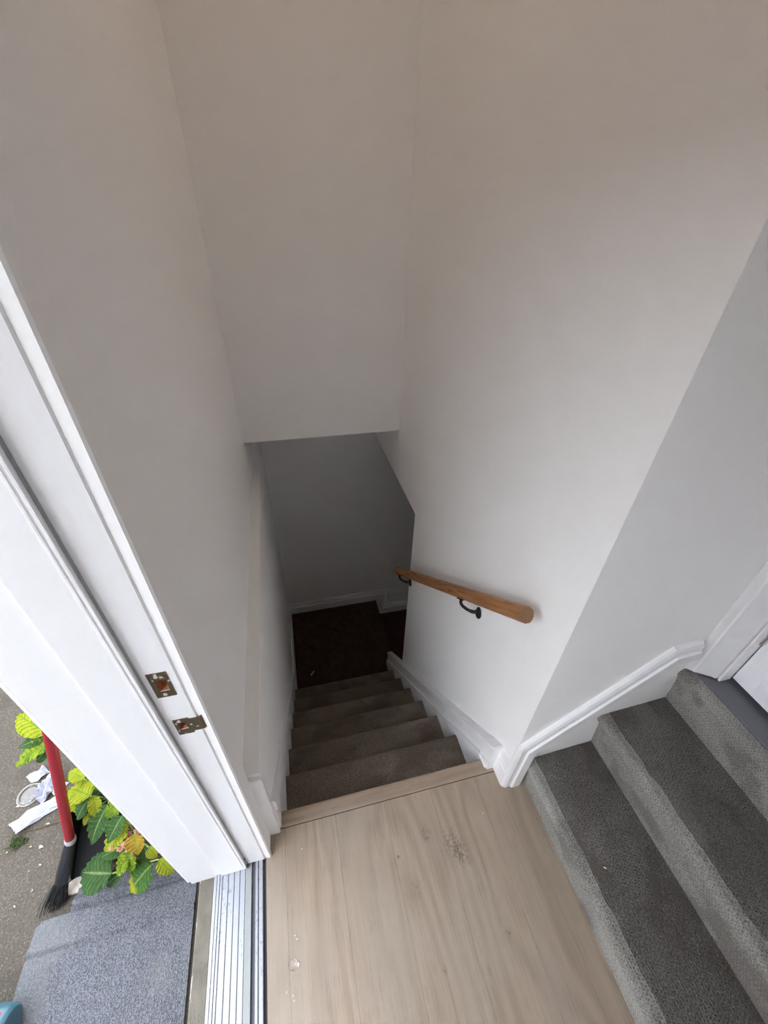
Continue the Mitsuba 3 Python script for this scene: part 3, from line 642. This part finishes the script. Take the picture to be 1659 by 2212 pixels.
def flake(c, r, a, z=ZG + .0015, n=6):
    pts = [(c[0] + r * (1 + .3 * rng.normal()) * math.cos(2 * math.pi * k / n) * .55, c[1] + r * (1 + .3 * rng.normal()) * math.sin(2 * math.pi * k / n)) for k in range(n)]
    p = sg.Polygon(pts).convex_hull; m = trimesh.creation.extrude_polygon(p, r * .25 + .0006)
    m.apply_translation((-c[0], -c[1], 0)); m.apply_transform(trimesh.transformations.rotation_matrix(a, (0, 0, 1))); m.apply_translation((c[0], c[1], z)); return m
for c, r_ in (((-.973, .757), .007), ((-1.005, .700), .004), ((-.990, .545), .005), ((-1.085, 1.06), .006), ((-.955, .640), .004), ((-1.075, .700), .004), ((-1.10, .84), .005), ((-.985, .630), .0035)):
    put(num('dry_leaf'), flake(c, r_, rng.random() * 6), 'dry_leaf_brown', 'small dry leaf chip on the concrete outside the door', 'leaf', 'dry leaf chips on the concrete')
for c, r_ in (((-.972, .692), .007), ((-1.055, .905), .003), ((-1.07, .60), .003), ((-.955, .575), .003)):
    put(num('paint_chip'), flake(c, r_, rng.random() * 6), 'white_chip', 'white chip on the concrete outside the door', 'chip', 'white chips on the concrete')
ms = []
for i in range(160):
    c = np.array([-1.052 + rng.normal() * .012, .722 + rng.normal() * .010, ZG]); t = c + (rng.normal() * .006, rng.normal() * .006, .006 + .012 * rng.random())
    ms.append(tube([c, (c + t) / 2, t], [.0012, .001, .0003], 4))
put('moss', ms, 'moss_green', 'small tuft of green moss at the left edge beside the paper strip', 'moss', kind='stuff', smooth=60)
# teal bottle lying on the mat, at the lower left
tag('bottle', 'teal plastic bottle lying at the lower left corner on the grey mat', 'bottle')
c0 = np.array([-.862, .272, -.193 + .046]); d = np.array([.985, -.17, 0]); d /= np.linalg.norm(d)
prof = [(.0, -.25), (.040, -.25), (.0455, -.245), (.046, -.235), (.046, -.020), (.0445, -.010), (.040, -.003), (.033, .0), (0, .001)]
bm = trimesh.creation.revolve(np.array([(max(a, 0), b) for a, b in prof]), sections=48)
R4 = np.eye(4); R4[:3, :3] = np.c_[np.cross((0, 0, 1.0), d), (0, 0, 1.0), d] if np.linalg.det(np.c_[np.cross((0, 0, 1.0), d), (0, 0, 1.0), d]) > 0 else np.c_[-np.cross((0, 0, 1.0), d), (0, 0, 1.0), d]
bm.apply_transform(R4); bm.apply_translation(c0)
put('bottle__body', bm, 'teal_plastic', smooth=30)
def wrap(poly, rad):           # a flat print bent round the bottle: (along the axis, angle)
    p = sg.Polygon(poly); m = trimesh.creation.extrude_polygon(p, .0006)
    for _ in range(3): m = m.subdivide()
    v = np.array(m.vertices); a = v[:, 1]
    w = np.c_[(rad + v[:, 2]) * np.cos(a), (rad + v[:, 2]) * np.sin(a), v[:, 0]]
    m = trimesh.Trimesh(w, m.faces, process=False); m.apply_transform(R4); m.apply_translation(c0)
    if m.volume < 0: m.invert()
    return m
capsule = [(-.026 + .006 * math.cos(t), 1.55 + (.45 if math.sin(t) > 0 else -.45) + .14 * math.sin(t)) for t in np.linspace(0, 2 * math.pi, 22)[:-1]]
put('bottle__red_mark', wrap(capsule, .0459), 'red_print', 'red rounded mark')

# ---------------------------------------------------------------- small things indoors
def scrap_mesh():
    m = trimesh.creation.icosphere(subdivisions=3, radius=1.0); v = np.array(m.vertices); v[:, 2] = np.maximum(v[:, 2], 0)
    v *= (1 + .12 * np.sin(v[:, 0] * 9) * np.cos(v[:, 1] * 7))[:, None]; m.vertices = v * (.0125, .011, .005) + (-.150, .199, .0002); return m
scene['clear_blob'] = {'type': 'dielectric', 'int_ior': 1.45}
put('plastic_scrap', scrap_mesh(), 'clear_blob', 'clear plastic bubble stuck on the plank floor near the threshold', 'plastic scrap', smooth=60)
put('plastic_scrap__tail', flake((-.136, .196), .004, .4, .0004), 'white_chip', 'white tail')
for c, r_ in (((-.141, .250), .0022), ((-.136, .242), .0024), ((.461, .391), .0018), ((-.109, .430), .0016), ((-.167, .156), .0018), ((-.152, .147), .002), ((-.150, .138), .0015)):
    put(num('paint_speck'), flake(c, r_, rng.random() * 6, .0002), 'white_chip', 'tiny white paint speck on the plank floor', 'paint speck', 'white paint specks on the plank floor')
put('carpet_crumb', flake((.688, .165), .0035, 1.0, .139), 'white_chip', 'white crumb on the lowest step of the upper carpeted stairs', 'crumb')
put('paper_scrap', crumple([(-.056, 1.822), (-.048, 1.812), (-.020, 1.842), (-.026, 1.852)], 5, 2, .008, 9, ZF + .002), 'paper', 'small white paper scrap on the dark floor at the foot of the stairs', 'paper', smooth=False)

# the house across the walkway (its eaves end the light that falls on the upper walls)
st('wall_neighbour', box(-5.6, -5.3, -9, 9, -.4, 2.5), 'brick_brown')

# added unseen wall beside the door; blocks open sky from the door frame
st('wall_sky_blocker', box(-1.35, -.43, -1.65, -1.5, -.3, 3.2), 'brick_brown')
# added ceiling light over the stairwell, unseen, fills the upper walls
dome = trimesh.creation.revolve(np.array([(0, -.07), (.05, -.064), (.09, -.05), (.115, -.028), (.125, -.006)]), sections=40); dome.apply_translation((.17, 1.0, ZC - .004))
if dome.face_normals[np.argmin(dome.triangles_center[:, 2])][2] > 0: dome.invert()
put('added_ceiling_light', dome, 'trim_paint', 'added round warm ceiling light, unseen above the stairwell', 'lamp', smooth=True, emitter={'type': 'area', 'radiance': {'type': 'rgb', 'value': [LAMP_POWER * c for c in LAMP]}})
put('added_ceiling_light__base', trimesh.creation.cylinder(radius=.13, height=.012, sections=40, transform=trimesh.transformations.translation_matrix((.17, 1.0, ZC - .006))), 'trim_paint')
